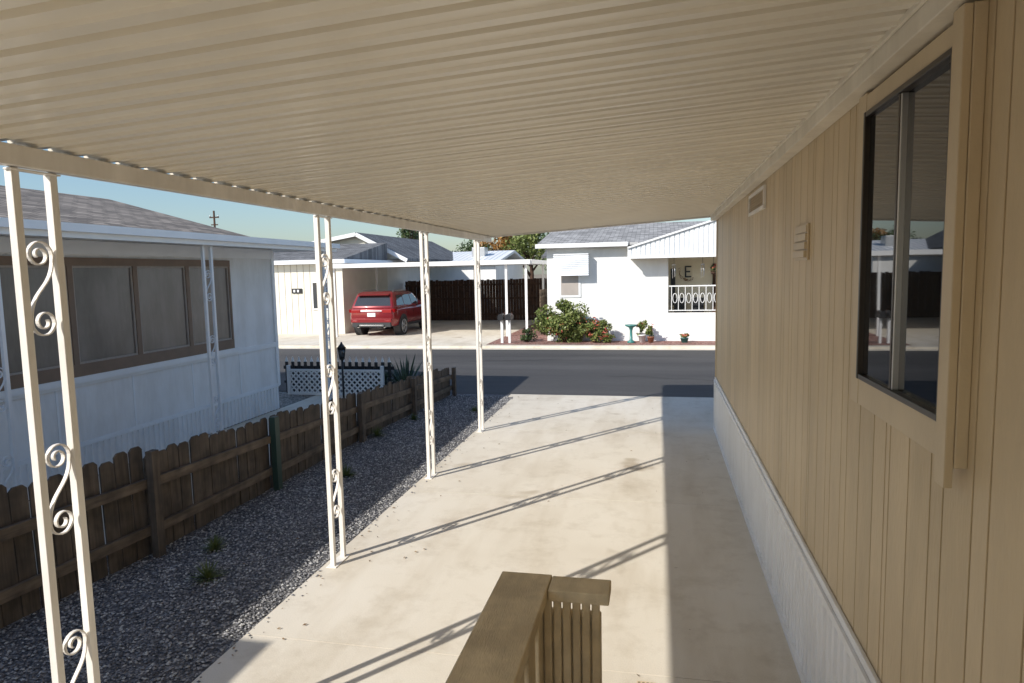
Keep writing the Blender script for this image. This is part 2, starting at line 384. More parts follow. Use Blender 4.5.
# ---------------------------------------------------------------- wood fence (near)
g=Geo()
fl=[(-4.72,1.0,1.02),(-4.62,3.2,.98),(-4.44,5.1,.93),(-4.40,7.0,.83),(-4.36,9.25,.70),(-4.25,11.2,.62),(-4.10,13.1,.54)]
for i in range(len(fl)-1):
    (xa,ya,ha),(xb,yb,hb)=fl[i],fl[i+1]; L=math.hypot(xb-xa,yb-ya); n=int(L/.142); dx,dy=(xb-xa)/L,(yb-ya)/L
    lean=random.uniform(-.03,.035); dh=random.uniform(-.03,.03)
    for j in range(n):
        s0=j*L/n+.003; s1=(j+1)*L/n-.003-random.uniform(0,.010); h=ha+dh+(hb-ha)*(j/n)*.9+random.uniform(-.035,.03); o=random.uniform(-.008,.008); tl=random.uniform(-.014,.014)
        nx,ny=dy,-dx
        def P(s_,off,z): return (xa+dx*(s_+tl*z)+nx*(off+lean*z),ya+dy*(s_+tl*z)+ny*(off+lean*z),z)
        c=.03; w=s1-s0
        prof=[(s0,.0),(s1,.0),(s1,h-c),(s1-c,h),(s0+c,h),(s0,h-c)]
        f=[P(a,-.018+o,z) for a,z in prof]; bk=[P(a,-.002+o,z) for a,z in prof]
        g.add(f+bk,[(5,4,3,2,1,0),(6,7,8,9,10,11)]+[(k,(k+1)%6,6+(k+1)%6,6+k) for k in range(6)],M_fence)
    for zf in (.22,.68):
        g.beam((xa+dy*.026,ya,ha*zf+.02),(xb+dy*.026,yb,hb*zf+.02+random.uniform(-.02,.02)),.036,.085,M_fencer)
    m=M_green_m if i in(2,) else M_fence
    g.box(xb+.045,xb+.11,yb-.045,yb+.045,-.02,hb+.02,m)
g.obj('picket_fence')

# ---------------------------------------------------------------- neighbour home (left)
nb=empty('neighbour_mobile_home'); X=-7.0
g=Geo(); g.box(-14,X,-6,11.55,.42,2.96,M_nwall)
g.box(X+.001,X+.03,-6,11.56,1.16,1.24,M_nfas); g.box(X+.001,X+.012,-6,11.56,.40,.46,M_nfas)
g.box(X+.001,X+.025,11.50,11.58,.42,2.96,M_nfas)
g.box(X+.001,X+.02,-6,11.56,2.78,2.95,M_nfas)
for yy in np.arange(-5.5,11.4,1.22): g.box(X+.0005,X+.006,yy,yy+.03,.46,1.159,M_nfas)
g.obj('walls',nb)
g=Geo(); g.box(-13.9,X-.03,-5.9,11.5,-.02,.419,M_groove)
g.ribbed((X-.005,-6,-.02),(0,1,0),(1,0,0),(0,0,.43),17.55,[(0,0),(.05,0),(.06,.018),(.09,.018)],.10,M_nwall)
g.ribbed((X,11.54,-.02),(-1,0,0),(0,1,0),(0,0,.43),7,[(0,0),(.05,0),(.06,.012),(.09,.012)],.10,M_nwall); g.obj('skirting',nb)
g=Geo(); y0,y1,z0,z1=5.95,10.2,1.30,2.72
g.box(X+.0,X+.045,y0,y1,z0-.02,z0+.13,M_brownf); g.box(X,X+.045,y0,y1,z1-.08,z1+.02,M_brownf)
n=4; wd=(y1-y0)/n
for k in range(n+1):
    yy=y0+k*wd; g.box(X,X+.043,max(y0,yy-.04)+.0005,min(y1,yy+.04)-.0005,z0+.13,z1-.08,M_brownf)
M_curt=mat('curtain_lining',(.42,.37,.33),.8,.1,2,stretch=(1,9,1))
for k in range(n):
    a=y0+k*wd+.04; b=a+wd-.08
    g.quad((X+.012,a,z0+.13),(X+.012,b,z0+.13),(X+.012,b,z1-.08),(X+.012,a,z1-.08),M_screen)
    for q in ((a,a+.025),(b-.025,b)): g.box(X+.013,X+.03,q[0],q[1],z0+.155,z1-.105,M_curt)
    g.box(X+.013,X+.03,a,b,z0+.13,z0+.155,M_curt); g.box(X+.013,X+.03,a,b,z1-.105,z1-.08,M_curt)
g.box(X+.013,X+.06,y0-.1,y1+.12,z0-.10,z0-.021,M_nfas)
g.obj('window_bank',nb)
g=Geo(); XE=-5.95
g.box(-14.2,XE,-6,12.0,2.962,3.0,M_nwall)
g.box(XE-.001,XE+.03,-6,12.02,2.90,3.05,M_nfas); g.box(-9,XE-.002,12.0,12.03,2.92,3.05,M_nfas)
g.box(XE+.031,XE+.10,-6,12.02,2.96,2.975,M_nfas); g.box(XE+.09,XE+.10,-6,12.02,2.975,3.045,M_nfas)
g.box(XE+.101,-5.40,-6,.2,2.96,3.04,M_nfas)  # out-of-view awning step, added to cast the shadow patch on the driveway edge
g.obj('patio_awning',nb)
for i,(a,b) in enumerate([(1.0,1.16),(5.12,5.28),(8.28,8.45),(11.7,11.86)]):
    post('awning_post_%d'%(i+1),-6.05,a,b,-.02,2.90,M_nfas,nb,[2.35,1.45,.6])
g=Geo()
e=-6.95; r_=-10.6
for (xa,za,xb,zb) in ((e,2.99,r_,3.98),(-14.2,2.99,r_,3.98)):
    g.hexa([(xa,-6,za),(xb,-6,zb),(xb,11.75,zb),(xa,11.75,za),(xa,-6,za+.07),(xb,-6,zb+.07),(xb,11.75,zb+.07),(xa,11.75,za+.07)],M_sh_dark)
g.poly([(e,11.5,2.965),(r_,11.5,3.97),(-14.2,11.5,2.965)],M_nwall)
g.obj('shingle_roof',nb)

g=Geo(); xa,xb,Y=-7.6,-5.5,12.95
g.box(xa,xb,Y-.02,Y+.02,.48,.52,M_white2); g.box(xa,xb,Y-.02,Y+.02,-.02,.03,M_white2)
for k in range(-5,22):
    for sg in (1,-1):
        x0=xa+k*.12
        a=Vector((x0,Y,.03)) if sg>0 else Vector((x0+.45,Y,.03)); b=Vector((x0+.45,Y,.48)) if sg>0 else Vector((x0,Y,.48))
        d=b-a
        if d.x>0: t0=max(0,(xa-a.x)/d.x); t1=min(1,(xb-a.x)/d.x)
        else: t0=max(0,(xb-a.x)/d.x); t1=min(1,(xa-a.x)/d.x)
        if t1-t0>.05:
            off=Vector((0,.008*sg,0)); g.beam(a+d*t0+off,a+d*t1+off,.010,.03,M_white2,up=(-1*sg,0,1))
for x in (xa,xb): g.box(x-.03,x+.03,Y-.031,Y+.031,-.02,.6,M_white2)
g.obj('lattice_fence')
g=Geo()
for k in range(17):
    x=-7.75+k*.145; g.box(x,x+.065,13.08,13.1,-.02,.66,M_black); g.add([(x,13.08,.66),(x+.065,13.08,.66),(x+.065,13.1,.66),(x,13.1,.66),(x+.0325,13.09,.78)],[(0,1,4),(1,2,4),(2,3,4),(3,0,4)],M_white2)
g.box(-7.8,-5.3,13.101,13.12,.2,.25,M_black); g.box(-7.8,-5.3,13.101,13.12,.5,.57,M_black)
g.obj('black_picket_edging')
def agave(name,c,n,L,mat,w=.045,seed=3,lift=(15,80)):
    r=random.Random(seed); g=Geo()
    for i in range(n):
        az=r.uniform(0,6.283); el=math.radians(r.uniform(*lift)); l=L*r.uniform(.7,1.1); d=Vector((math.cos(az)*math.cos(el),math.sin(az)*math.cos(el),math.sin(el)))
        sd=Vector((-math.sin(az),math.cos(az),0)); up=sd.cross(d)*-1
        pr=[(0,.6),(.3,1),(.65,.7),(1,.02)]; L_=[];R_=[];C_=[]
        for t,k in pr:
            p=Vector(c)+d*l*t+Vector((0,0,-.12*l*t*t*math.cos(el))); L_.append(p-sd*w*k/2+up*.0);R_.append(p+sd*w*k/2);C_.append(p-up*w*.25*k)
        vs=L_+C_+R_; g.add(vs,[(j,j+1,5+j,4+j) for j in range(3)]+[(4+j,5+j,9+j,8+j) for j in range(3)],mat)
    return g.obj(name)
M_ag=leaf_mat('agave_leaf',(.02,.045,.03),(.05,.09,.055),(.10,.15,.09))
agave('agave_plant',(-5.15,13.35,.0),60,.85,M_ag,.065,3)
agave('agave_plant.001',(-5.75,13.45,.0),40,.65,M_ag,.06,5)
M_weed=leaf_mat('weed_leaf',(.05,.08,.02),(.10,.14,.035),(.18,.21,.07))
g0=[(-3.95,5.3,.16,1),(-3.75,7.6,.17,2),(-4.2,9.6,.2,3),(-4.05,10.8,.13,4),(-3.62,4.75,.19,6),(-3.2,11.6,.12,8)]
for i,(x,y,l,s_) in enumerate(g0): agave('weed',(x,y,-.01),110,l,M_weed,.008,s_,(5,75))
g=Geo(); c=(-6.2,12.6,0)
g.tube([(c[0],c[1],-.02),(c[0],c[1],.78)],.022,M_black); g.lathe((c[0],c[1],.76),[(.03,0),(.06,.03),(.075,.04)],M_black,6)
g.lathe((c[0],c[1],.80),[(.05,0),(.08,.2)],M_glass2,6); g.lathe((c[0],c[1],1.0),[(.11,0),(.03,.09),(.012,.13)],M_black,6)
for k in range(6):
    a=k*math.pi/3; g.tube([(c[0]+.052*math.cos(a),c[1]+.052*math.sin(a),.8),(c[0]+.084*math.cos(a),c[1]+.084*math.sin(a),1.0)],.005,M_black,5)
g.obj('garden_lantern')

# ---------------------------------------------------------------- far left house
h2=empty('grey_roof_house')
g=Geo(); g.box(-22,-12.7,26.2,31,.0,2.95,M_cream); g.box(-22,-12.9,31.01,42,0,3.2,M_white)
g.poly([(-22,31,3.2),(-11.8,31,3.2),(-14.1,31,4.35)],M_cream)
for k in range(32): g.box(-22+k*.29,-22+k*.29+.012,26.192,26.199,0,2.95,M_groove)
g.obj('walls',h2)
g=Geo(); g.box(-22.3,-12.4,25.8,31,2.955,3.12,M_nfas); 
g.hexa([(-11.6,30.7,3.08),(-14.1,30.7,4.36),(-14.1,42,4.36),(-11.6,42,3.08),(-11.6,30.7,3.22),(-14.1,30.7,4.50),(-14.1,42,4.50),(-11.6,42,3.22)],M_sh_mid)
g.hexa([(-22.3,30.7,3.08),(-14.101,30.7,4.36),(-14.101,42,4.36),(-22.3,42,3.08),(-22.3,30.7,3.22),(-14.101,30.7,4.50),(-14.101,42,4.50),(-22.3,42,3.22)],M_sh_mid)
g.hexa([(-22.3,25.9,3.125),(-12.5,25.9,3.125),(-12.5,30.6,3.125),(-22.3,30.6,3.125),(-22.3,25.95,3.14),(-12.5,25.95,3.14),(-12.5,30.6,3.95),(-22.3,30.6,3.95)],M_sh_mid)
g.beam((-11.55,30.66,3.1),(-14.1,30.66,4.40),.04,.18,M_white2); g.beam((-22.3,30.66,3.1),(-14.1,30.66,4.40),.04,.18,M_white2)
g.obj('roof',h2)
g=Geo(); g.box(-14.1,-13.3,26.15,26.198,1.05,2.25,M_white2); g.quad((-14.03,26.14,1.12),(-13.37,26.14,1.12),(-13.37,26.14,2.18),(-14.03,26.14,2.18),M_glass2)
g.box(-15.0,-14.55,26.15,26.19,1.75,1.95,M_black)
for k in range(2): g.box(-14.92+k*.17,-14.84+k*.17,26.14,26.149,1.8,1.9,M_white2)
g.obj('window_and_number',h2)

# ---------------------------------------------------------------- far carport canopy
fc=empty('far_carport')
g=Geo(); g.box(-12.6,-4.6,24.7,33.3,2.80,2.84,M_white2); g.box(-12.65,-4.55,24.6,24.7,2.74,2.90,M_white2); g.box(-4.6,-4.5,24.7,33.3,2.74,2.90,M_white2)
for k in range(28): g.box(-12.6+k*.29,-12.57+k*.29,24.72,33.3,2.775,2.80,M_white2)
g.obj('canopy',fc)
for i,(x,y) in enumerate([(-5.5,24.85),(-4.75,24.85),(-12.4,24.85),(-4.8,29),(-8.9,33),(-12.4,29)]):
    g=Geo(); g.box(x-.04,x+.04,y-.04,y+.04,0.04,2.77,M_white2); g.obj('post_%d'%(i+1),fc)
def board_fence(name,a,b,h,mat,w=.15,seed=1,z0=0.03):
    g=Geo(); r=random.Random(seed); a=Vector((*a,0));b=Vector((*b,0)); L=(b-a).length; d=(b-a)/L; nn=Vector((d.y,-d.x,0)); n=int(L/w)
    for j in range(n):
        p=a+d*(j*L/n+.004); q=a+d*((j+1)*L/n-.004); hh=h+r.uniform(-.03,.03); o=nn*r.uniform(-.006,.006)
        g.hexa([p+o+Vector((0,0,z0)),q+o+Vector((0,0,z0)),q+o-nn*.02+Vector((0,0,z0)),p+o-nn*.02+Vector((0,0,z0)),p+o+Vector((0,0,hh)),q+o+Vector((0,0,hh)),q+o-nn*.02+Vector((0,0,hh)),p+o-nn*.02+Vector((0,0,hh))],mat)
    for z in (.35,h*.55,h-.25): g.beam(a+nn*.03+Vector((0,0,z)),b+nn*.03+Vector((0,0,z)),.04,.09,mat)
    return g.obj(name)
board_fence('board_fence',(-12.8,33.6),(-4.7,33.6),2.1,M_wood2,.15,1)
board_fence('board_fence.001',(-4.35,25.5),(-4.35,33.5),1.75,M_fencer,.15,2)
h3=empty('white_roof_house')
g=Geo(); g.box(-17,-9.0,38,46,0,3.0,M_white); g.obj('walls',h3)
g=Geo()
g.hexa([(-17.3,37.6,2.95),(-8.7,37.6,2.95),(-8.7,42,3.65),(-17.3,42,3.65),(-17.3,37.6,3.1),(-8.7,37.6,3.1),(-8.7,42,3.8),(-17.3,42,3.8)],M_white2)
g.hexa([(-17.3,42.001,3.65),(-8.7,42.001,3.65),(-8.7,46.4,2.95),(-17.3,46.4,2.95),(-17.3,42.001,3.8),(-8.7,42.001,3.8),(-8.7,46.4,3.1),(-17.3,46.4,3.1)],M_white2)
for k in range(28): g.beam((-17.2+k*.3,37.6,3.11),(-17.2+k*.3,42,3.81),.03,.02,M_nfas)
g.obj('roof',h3)
g=Geo(); g.box(-10.8,-10.0,39.5,40.3,3.3,3.95,M_alu); g.obj('rooftop_cooler',h3,bevel=.03)

# ---------------------------------------------------------------- right far house
h4=empty('white_house'); FY=23.2
g=Geo(); g.box(-3.7,-.0,FY,33,.0,3.28,M_white)
g.box(0.001,9,24.62,33,0,3.28,M_cream); g.box(.125,9,24.6,24.619,.501,2.83,M_porch)
g.box(.0,9,FY,FY+.12,0,1.0,M_white)
g.box(0.0,.12,FY+.121,24.6,0,1.0,M_white)
g.box(0.121,9,FY+.13,24.59,0,.5,M_conc)
g.box(0.001,.34,FY+.001,FY+.2,1.001,2.83,M_white)
g.box(-3.72,9,FY-.012,FY-.001,.0,.22,M_white2)
g.obj('walls',h4)
g=Geo()
g.hexa([(-4.0,22.85,3.26),(9,22.85,3.26),(9,28,4.2),(-4.0,28,4.2),(-4.0,22.85,3.34),(9,22.85,3.34),(9,28,4.28),(-4.0,28,4.28)],M_sh_grey)
g.hexa([(-4.0,28.001,4.2),(9,28.001,4.2),(9,33.4,3.26),(-4.0,33.4,3.26),(-4.0,28.001,4.28),(9,28.001,4.28),(9,33.4,3.34),(-4.0,33.4,3.34)],M_sh_grey)
g.box(-4.02,-.96,22.78,22.85,3.22,3.36,M_white2)
g.poly([(-3.7,FY+.3,3.28),(-3.7,33,3.28),(-3.7,28,4.2)],M_white)
g.obj('roof',h4)
g=Geo()
xL,xP,xR=-.95,4.1,9.2
def gz(x): return 3.12+(x-xL)*(4.62-3.12)/(xP-xL) if x<xP else 4.62-(x-xP)*(1.5)/(xR-xP)
x=xL
while x<xR:
    x1=min(x+.15,xR); z1=gz(x);z2=gz(x1)
    g.hexa([(x,22.50,2.86),(x+.11,22.50,2.86),(x+.11,22.56,2.86),(x,22.56,2.86),(x,22.50,z1),(x+.11,22.50,gz(x+.11)),(x+.11,22.56,gz(x+.11)),(x,22.56,z1)],M_white2)
    x=x1
g.hexa([(xL,22.53,2.86),(xR,22.53,2.86),(xR,22.55,2.86),(xL,22.55,2.86),(xL,22.53,3.12),(xR,22.53,3.12),(xR,22.55,3.12),(xL,22.55,3.12)],M_nfas)
g.add([(xL,22.535,3.12),(xP,22.535,4.62),(xR,22.535,3.12)],[(0,1,2)],M_nfas)
for a,b in ((xL,xP),(xR,xP)):
    g.hexa([(a,22.44,3.12),(b,22.44,4.62),(b,26,4.62),(a,26,3.12),(a,22.44,3.18),(b,22.44,4.68),(b,26,4.68),(a,26,3.18)],M_white2)
g.box(xL,xR,22.46,22.60,2.80,2.858,M_white2)
g.box(xL+.02,xR,22.62,24.59,2.84,2.855,M_porch)
for x in (2.3,4.6): g.box(x,x+.08,22.50,22.58,.03,2.80,M_white2)
g.obj('ribbed_porch_awning',h4)
g=Geo()
zt,zb=1.90,1.06; Y=FY+.05
g.box(.34,9,Y-.02,Y+.02,zt-.04,zt,M_white2); g.box(.34,9,Y-.02,Y+.02,zb,zb+.03,M_white2)
x=.45
while x<9:
    g.box(x-.01,x+.01,Y-.01,Y+.01,zb+.03,zt-.04,M_white2)
    pts=[(x+.11+.07*math.cos(a),Y,(zt+zb)/2+.16*math.sin(a)) for a in np.linspace(0,2*math.pi,13)]
    g.tube(pts,.012,M_white2,5,False)
    x+=.22
g.obj('porch_railing',h4)
g=Geo()
Yb=24.58
g.box(1.85,2.7,Yb-.05,Yb,.5,2.6,M_wood2); g.box(.45,.60,Yb-.04,Yb,1.2,2.45,M_black)
M_wreath=leaf_mat('wreath',(.10,.03,.02),(.22,.10,.03),(.35,.22,.05))
cx,cz=1.02,2.34
for sx0,sx1,sz0,sz1 in ((-.10,-.05,-.2,.2),(-.049,.12,.15,.2),(-.049,.08,-.025,.025),(-.049,.12,-.2,-.15)): g.box(cx+sx0,cx+sx1,Yb-.07,Yb-.04,cz+sz0,cz+sz1,M_black)
r=random.Random(4)
for k in range(90):
    a=r.uniform(2.6,5.4); R=.29+r.uniform(-.03,.03); p=Vector((cx+R*math.cos(a),Yb-.08+r.uniform(-.03,.03),cz+R*math.sin(a))); 
    g.add([p+Vector([r.uniform(-.035,.035) for _ in range(3)]) for _ in range(3)],[(0,1,2)],M_wreath)
g.obj('porch_door_and_wreath',h4)
g=Geo()
for x in (.75,1.35): 
    g.box(x-.2,x+.2,23.75,24.15,.92,.96,M_black)
    g.box(x-.2,x+.2,24.151,24.18,.96,1.45,M_black)
    for dx in (-.19,.17):
        g.box(x+dx,x+dx+.02,23.76,23.78,.5,.92,M_black); g.box(x+dx,x+dx+.02,24.13,24.15,.5,.92,M_black)
g.obj('porch_chairs')
for x,zt_ in ((.52,2.8),(1.42,2.8)):
    g=Geo(); g.tube([(x,22.95,2.84),(x,22.95,2.6)],.005,M_black,4); g.lathe((x,22.95,2.56),[(.02,.05),(.07,.02),(.07,0)],M_alu,10)
    for k in range(5):
        a=k*1.2566; g.tube([(x+.055*math.cos(a),22.95+.055*math.sin(a),2.56),(x+.055*math.cos(a),22.95+.055*math.sin(a),2.22-.04*(k%3))],.009,M_alu,5)
    g.obj('wind_chime')
g=Geo()
g.box(-3.42,-2.25,22.85,FY-.001,2.98,3.02,M_white2)
for k in range(11):
    z=2.96-k*.062; yy=22.86
    g.hexa([(-3.42,yy,z-.05),(-2.25,yy,z-.05),(-2.25,yy+.03,z),(-3.42,yy+.03,z),(-3.42,yy-.008,z-.045),(-2.25,yy-.008,z-.045),(-2.25,yy+.022,z+.005),(-3.42,yy+.022,z+.005)],M_nfas)
g.box(-3.3,-2.55,FY-.03,FY-.001,1.55,2.9,M_white2); g.quad((-3.22,FY-.035,1.63),(-2.63,FY-.035,1.63),(-2.63,FY-.035,2.82),(-3.22,FY-.035,2.82),M_curt)
g.obj('shaded_window',h4)
M_leaf=leaf_mat('leaf_green',(.02,.045,.015),(.05,.085,.025),(.10,.14,.035))
M_leafy=leaf_mat('leaf_yellowgreen',(.07,.10,.02),(.15,.19,.045),(.27,.28,.09))
M_flow=leaf_mat('red_flowers',(.35,.03,.03),(.5,.10,.08),(.55,.25,.08))
for i,(x,z) in enumerate([(1.75,2.45)]):
    g=Geo(); g.lathe((x,22.9,z-.2),[(.06,0),(.10,.12)],M_wood2,10); leaves(g,(x,22.9,z),(.15,.15,.14),160,.03,M_leaf,8,20+i); leaves(g,(x,22.9,z+.02),(.15,.15,.12),50,.025,M_flow,8,30+i)
    g.tube([(x,22.9,z),(x,22.9,2.85)],.006,M_black,4); g.obj('hanging_basket')
def shrub(name,c,rad,n,size,m,seed,flowers=0):
    g=Geo(); r=random.Random(seed)
    for k in range(9):
        a=r.uniform(0,6.28); e=Vector((c[0]+math.cos(a)*rad[0]*.6,c[1]+math.sin(a)*rad[1]*.6,c[2]+rad[2]*.4)); g.tube([(c[0],c[1],.03),((c[0]+e.x)/2,(c[1]+e.y)/2,c[2]*.6),e],[.02,.014,.006],M_wood2,5)
    leaves(g,c,rad,n,size,m,22,seed)
    if flowers: leaves(g,(c[0],c[1]-.05,c[2]+.05),(rad[0]*1.02,rad[1]*1.02,rad[2]),flowers,size*.8,M_flow,16,seed+50)
    return g.obj(name)
shrub('flowering_shrub',(-3.05,22.65,.72),(1.0,.5,.74),6600,.055,M_leafy,1,160)
shrub('flowering_shrub.001',(-2.05,22.65,.46),(.6,.42,.46),2700,.05,M_leafy,2,300)
shrub('small_shrub',(-4.35,22.8,.30),(.3,.3,.27),600,.045,M_leaf,8,0)
shrub('small_shrub.001',(-1.6,22.6,.22),(.25,.25,.2),500,.04,M_leafy,9,60)
M_teal=mat('teal_ceramic',(.06,.22,.20),.3,.15,5); M_terra=mat('terracotta',(.38,.16,.09),.8,.15,5)
g=Geo(); g.lathe((-.85,22.6,.06),[(.13,0),(.12,.05),(.05,.1),(.04,.4),(.07,.5),(.19,.56),(.21,.60),(.17,.60),(.05,.54)],M_teal,18); g.obj('bird_bath')
def pot(name,x,y,rr,hh,pm,n,ht,seed,fl=0):
    g=Geo(); g.lathe((x,y,.06),[(rr*.7,0),(rr,hh*.9),(rr*1.08,hh*.9),(rr*1.08,hh),(rr*.85,hh)],pm,14)
    leaves(g,(x,y,.06+hh+ht*.5),(rr*1.5,rr*1.5,ht*.6),n,.045,M_leafy,10,seed)
    if fl: leaves(g,(x,y,.06+hh+ht*.6),(rr*1.5,rr*1.5,ht*.6),fl,.04,M_flow,10,seed+9)
    g.obj(name)
pot('potted_plant',-.50,22.75,.12,.25,M_white2,350,.45,61,30)
pot('potted_plant',-.22,22.65,.11,.2,M_terra,250,.40,62,20)
pot('potted_plant',.85,22.7,.13,.16,M_teal,220,.14,63,40)
def mailbox(name,x,y,hh):
    g=Geo(); g.box(x-.04,x+.04,y-.04,y+.04,.03,hh,M_white2)
    n=8; pr=[(-.09,0)]+[(-.09*math.cos(a),.12+.09*math.sin(a)) for a in np.linspace(0,math.pi,n)]+[(.09,0)]
    f=[(x+p,y-.24,hh+q) for p,q in pr]; b=[(x+p,y+.24,hh+q) for p,q in pr]; m=len(pr)
    g.add(f+b,[tuple(range(m)),tuple(reversed(range(m,2*m)))]+[(k,(k+1)%m,m+(k+1)%m,m+k) for k in range(m)],M_black)
    g.box(x+.091,x+.097,y-.02,y+.0,hh+.1,hh+.26,M_terra); g.obj(name,bevel=.003)
mailbox('mailbox',-5.16,22.5,.85)
mailbox('mailbox',-4.90,22.5,.85)

# ---------------------------------------------------------------- trees
def tree(name,x,y,h,cr,n,size,m,seed):
    g=Geo(); r=random.Random(seed)
    top=Vector((x+r.uniform(-.3,.3),y,h*.75)); g.tube([(x,y,-.05),(x+.1,y,h*.35),top],[.2,.15,.06],M_wood2,8)
    for k in range(9):
        a=r.uniform(0,6.28); s_=Vector((x+.05,y,h*r.uniform(.3,.55))); e=Vector((x+math.cos(a)*cr[0]*.7,y+math.sin(a)*cr[1]*.7,h-cr[2]+r.uniform(-.4,.8)*cr[2])); g.tube([s_,(s_+e)/2+Vector((0,0,.2)),e],[.09,.05,.02],M_wood2,6)
    leaves(g,(x,y,h-cr[2]),cr,n,size,m,26,seed); g.obj(name)
M_or=leaf_mat('leaf_orange',(.16,.07,.02),(.30,.14,.03),(.38,.24,.06))
tree('broadleaf_tree',-9.2,50,6.3,(2.2,2.2,2.0),4600,.12,M_leafy,11)
tree('broadleaf_tree',-11.8,52,6.0,(1.9,2.2,1.7),3600,.12,M_or,12)
tree('broadleaf_tree',-21.0,57,7.6,(1.7,1.8,2.6),3400,.13,M_leaf,13)
tree('broadleaf_tree',-6.6,47,5.6,(1.6,1.6,1.6),2600,.11,M_leaf,14)
tree('broadleaf_tree',-13.8,50,5.0,(1.6,1.6,1.4),2600,.11,M_leaf,16)
tree('broadleaf_tree',-18.6,52,5.3,(1.5,1.6,1.5),2600,.11,M_leafy,17)
hb=Geo()
for k,(x0,x1,y,z) in enumerate([(-60,-44,50,3.4),(-42,-30,48,3.3),(-7,-1,44,3.3),(3,16,44,3.3)]):
    hb.box(x0,x1,y,y+7,0,z,M_white); hb.hexa([(x0-.3,y-.3,z+.001),(x1+.3,y-.3,z+.001),(x1+.3,y+3.5,z+.9),(x0-.3,y+3.5,z+.9),(x0-.3,y-.3,z+.12),(x1+.3,y-.3,z+.12),(x1+.3,y+3.5,z+1),(x0-.3,y+3.5,z+1)],M_sh_mid)
hb.obj('distant_houses')
g=Geo(); x,y=-42.3,60; g.tube([(x,y,0),(x,y,9.0)],[.14,.09],M_wood2,8); g.box(x-.5,x+.5,y-.05,y+.05,8.3,8.42,M_wood2); g.box(x-.35,x+.35,y-.05,y+.05,7.6,7.7,M_wood2)
for k in (-.45,.45): g.lathe((x+k,y,8.42),[(.05,0),(.06,.1),(.02,.18)],M_alu,6)
g.obj('utility_pole')

# ---------------------------------------------------------------- SUV
car=empty('red_suv',(-10.95,24.95,.045))
def paint():
    m,nt,b=_nt('red_paint'); v,vo=coords(nt); c=ramp(nt,noise(nt,vo,90,1),[(.3,(.20,.006,.010)),(.7,(.25,.009,.013))]); nt.links.new(c,b.inputs['Base Color'])
    b.inputs['Roughness'].default_value=.3; b.inputs['Metallic'].default_value=.25; b.inputs['Coat Weight'].default_value=1; b.inputs['Coat Roughness'].default_value=.04; return m
M_paint=paint(); M_cg=glass_mat('car_glass',(.010,.012,.014),.04); M_rub=mat('rubber',(.025,.025,.026),.8,.1); M_plast=mat('black_plastic',(.03,.03,.032),.6,.1)
M_tail=mat('tail_lens',(.30,.006,.008),.15,.1,coat=1); M_chr=mat('chrome',(.7,.7,.7),.15,.02,metal=1)
def loft(g,secs,mat,smooth=True):
    n=len(secs[0]); vs=[p for s_ in secs for p in s_]
    fs=[(i*n+k,(i+1)*n+k,(i+1)*n+(k+1)%n,i*n+(k+1)%n) for i in range(len(secs)-1) for k in range(n)]
    fs+=[tuple(range(n)),tuple(reversed([(len(secs)-1)*n+k for k in range(n)]))]
    g.add(vs,fs,mat,smooth)
g=Geo(); secs=[]
for (y,hw,zb,zt) in [(0.0,.80,.54,1.00),(.03,.87,.47,1.07),(.10,.92,.42,1.12),(.35,.962,.38,1.15),(1.0,.978,.36,1.15),(2.2,.978,.36,1.13),(3.3,.972,.36,1.12),(3.7,.965,.36,1.10),(4.3,.94,.36,1.04),(4.60,.88,.40,.97),(4.74,.78,.46,.89),(4.80,.66,.52,.82)]:
    zm=(zb+zt)/2+.05
    secs.append([(-hw*.88,y,zb),(hw*.88,y,zb),(hw*.965,y,zb+.07),(hw*.995,y,zm-.20),(hw,y,zm-.02),(hw*.985,y,zt-.13),(hw*.96,y,zt-.05),(hw*.90,y,zt),(0,y,zt+.02),(-hw*.90,y,zt),(-hw*.96,y,zt-.05),(-hw*.985,y,zt-.13),(-hw,y,zm-.02),(-hw*.995,y,zm-.20),(-hw*.965,y,zb+.07)])
loft(g,secs,M_paint,True); g.obj('body',car)
g=Geo(); secs=[]
def ringz(z,y0,y1,hw,c): return [(-hw,y0+c,z),(-hw+c*.3,y0+c*.3,z),(-hw+c,y0,z),(hw-c,y0,z),(hw-c*.3,y0+c*.3,z),(hw,y0+c,z),(hw,y1-c,z),(hw-c*.3,y1-c*.3,z),(hw-c,y1,z),(-hw+c,y1,z),(-hw+c*.3,y1-c*.3,z),(-hw,y1-c,z)]
for z,y0,y1,hw in [(1.06,.07,3.46,.91),(1.17,.11,3.30,.895),(1.60,.34,2.66,.775),(1.66,.39,2.52,.75),(1.71,.48,2.36,.71),(1.745,.66,2.14,.63),(1.76,.95,1.85,.45)]: secs.append(list(reversed(ringz(z,y0,y1,hw,.09))))
loft(g,secs,M_paint,True); g.obj('cabin',car)
g=Geo()
def lerp(a,b,t): return a+(b-a)*t
def side(y0b,y1b,y0t,y1t,zb,zt,sgn):
    def hwz(z): return lerp(.895,.775,(z-1.17)/.43)+.006
    g.quad(*( [(sgn*hwz(zb),y0b,zb),(sgn*hwz(zb),y1b,zb),(sgn*hwz(zt),y1t,zt),(sgn*hwz(zt),y0t,zt)][::sgn]),M_cg)
for sg in (1,-1):
    side(.44,1.24,.66,1.22,1.19,1.59,sg); side(1.29,2.07,1.27,2.05,1.19,1.59,sg); side(2.12,3.02,2.10,2.48,1.19,1.59,sg)
def yr(z): return lerp(.11,.34,(z-1.17)/.43)-.008
g.quad((-.76,yr(1.20),1.20),(.76,yr(1.20),1.20),(.66,yr(1.57),1.57),(-.66,yr(1.57),1.57),M_cg)
def yf(z): return lerp(3.30,2.66,(z-1.17)/.43)+.008
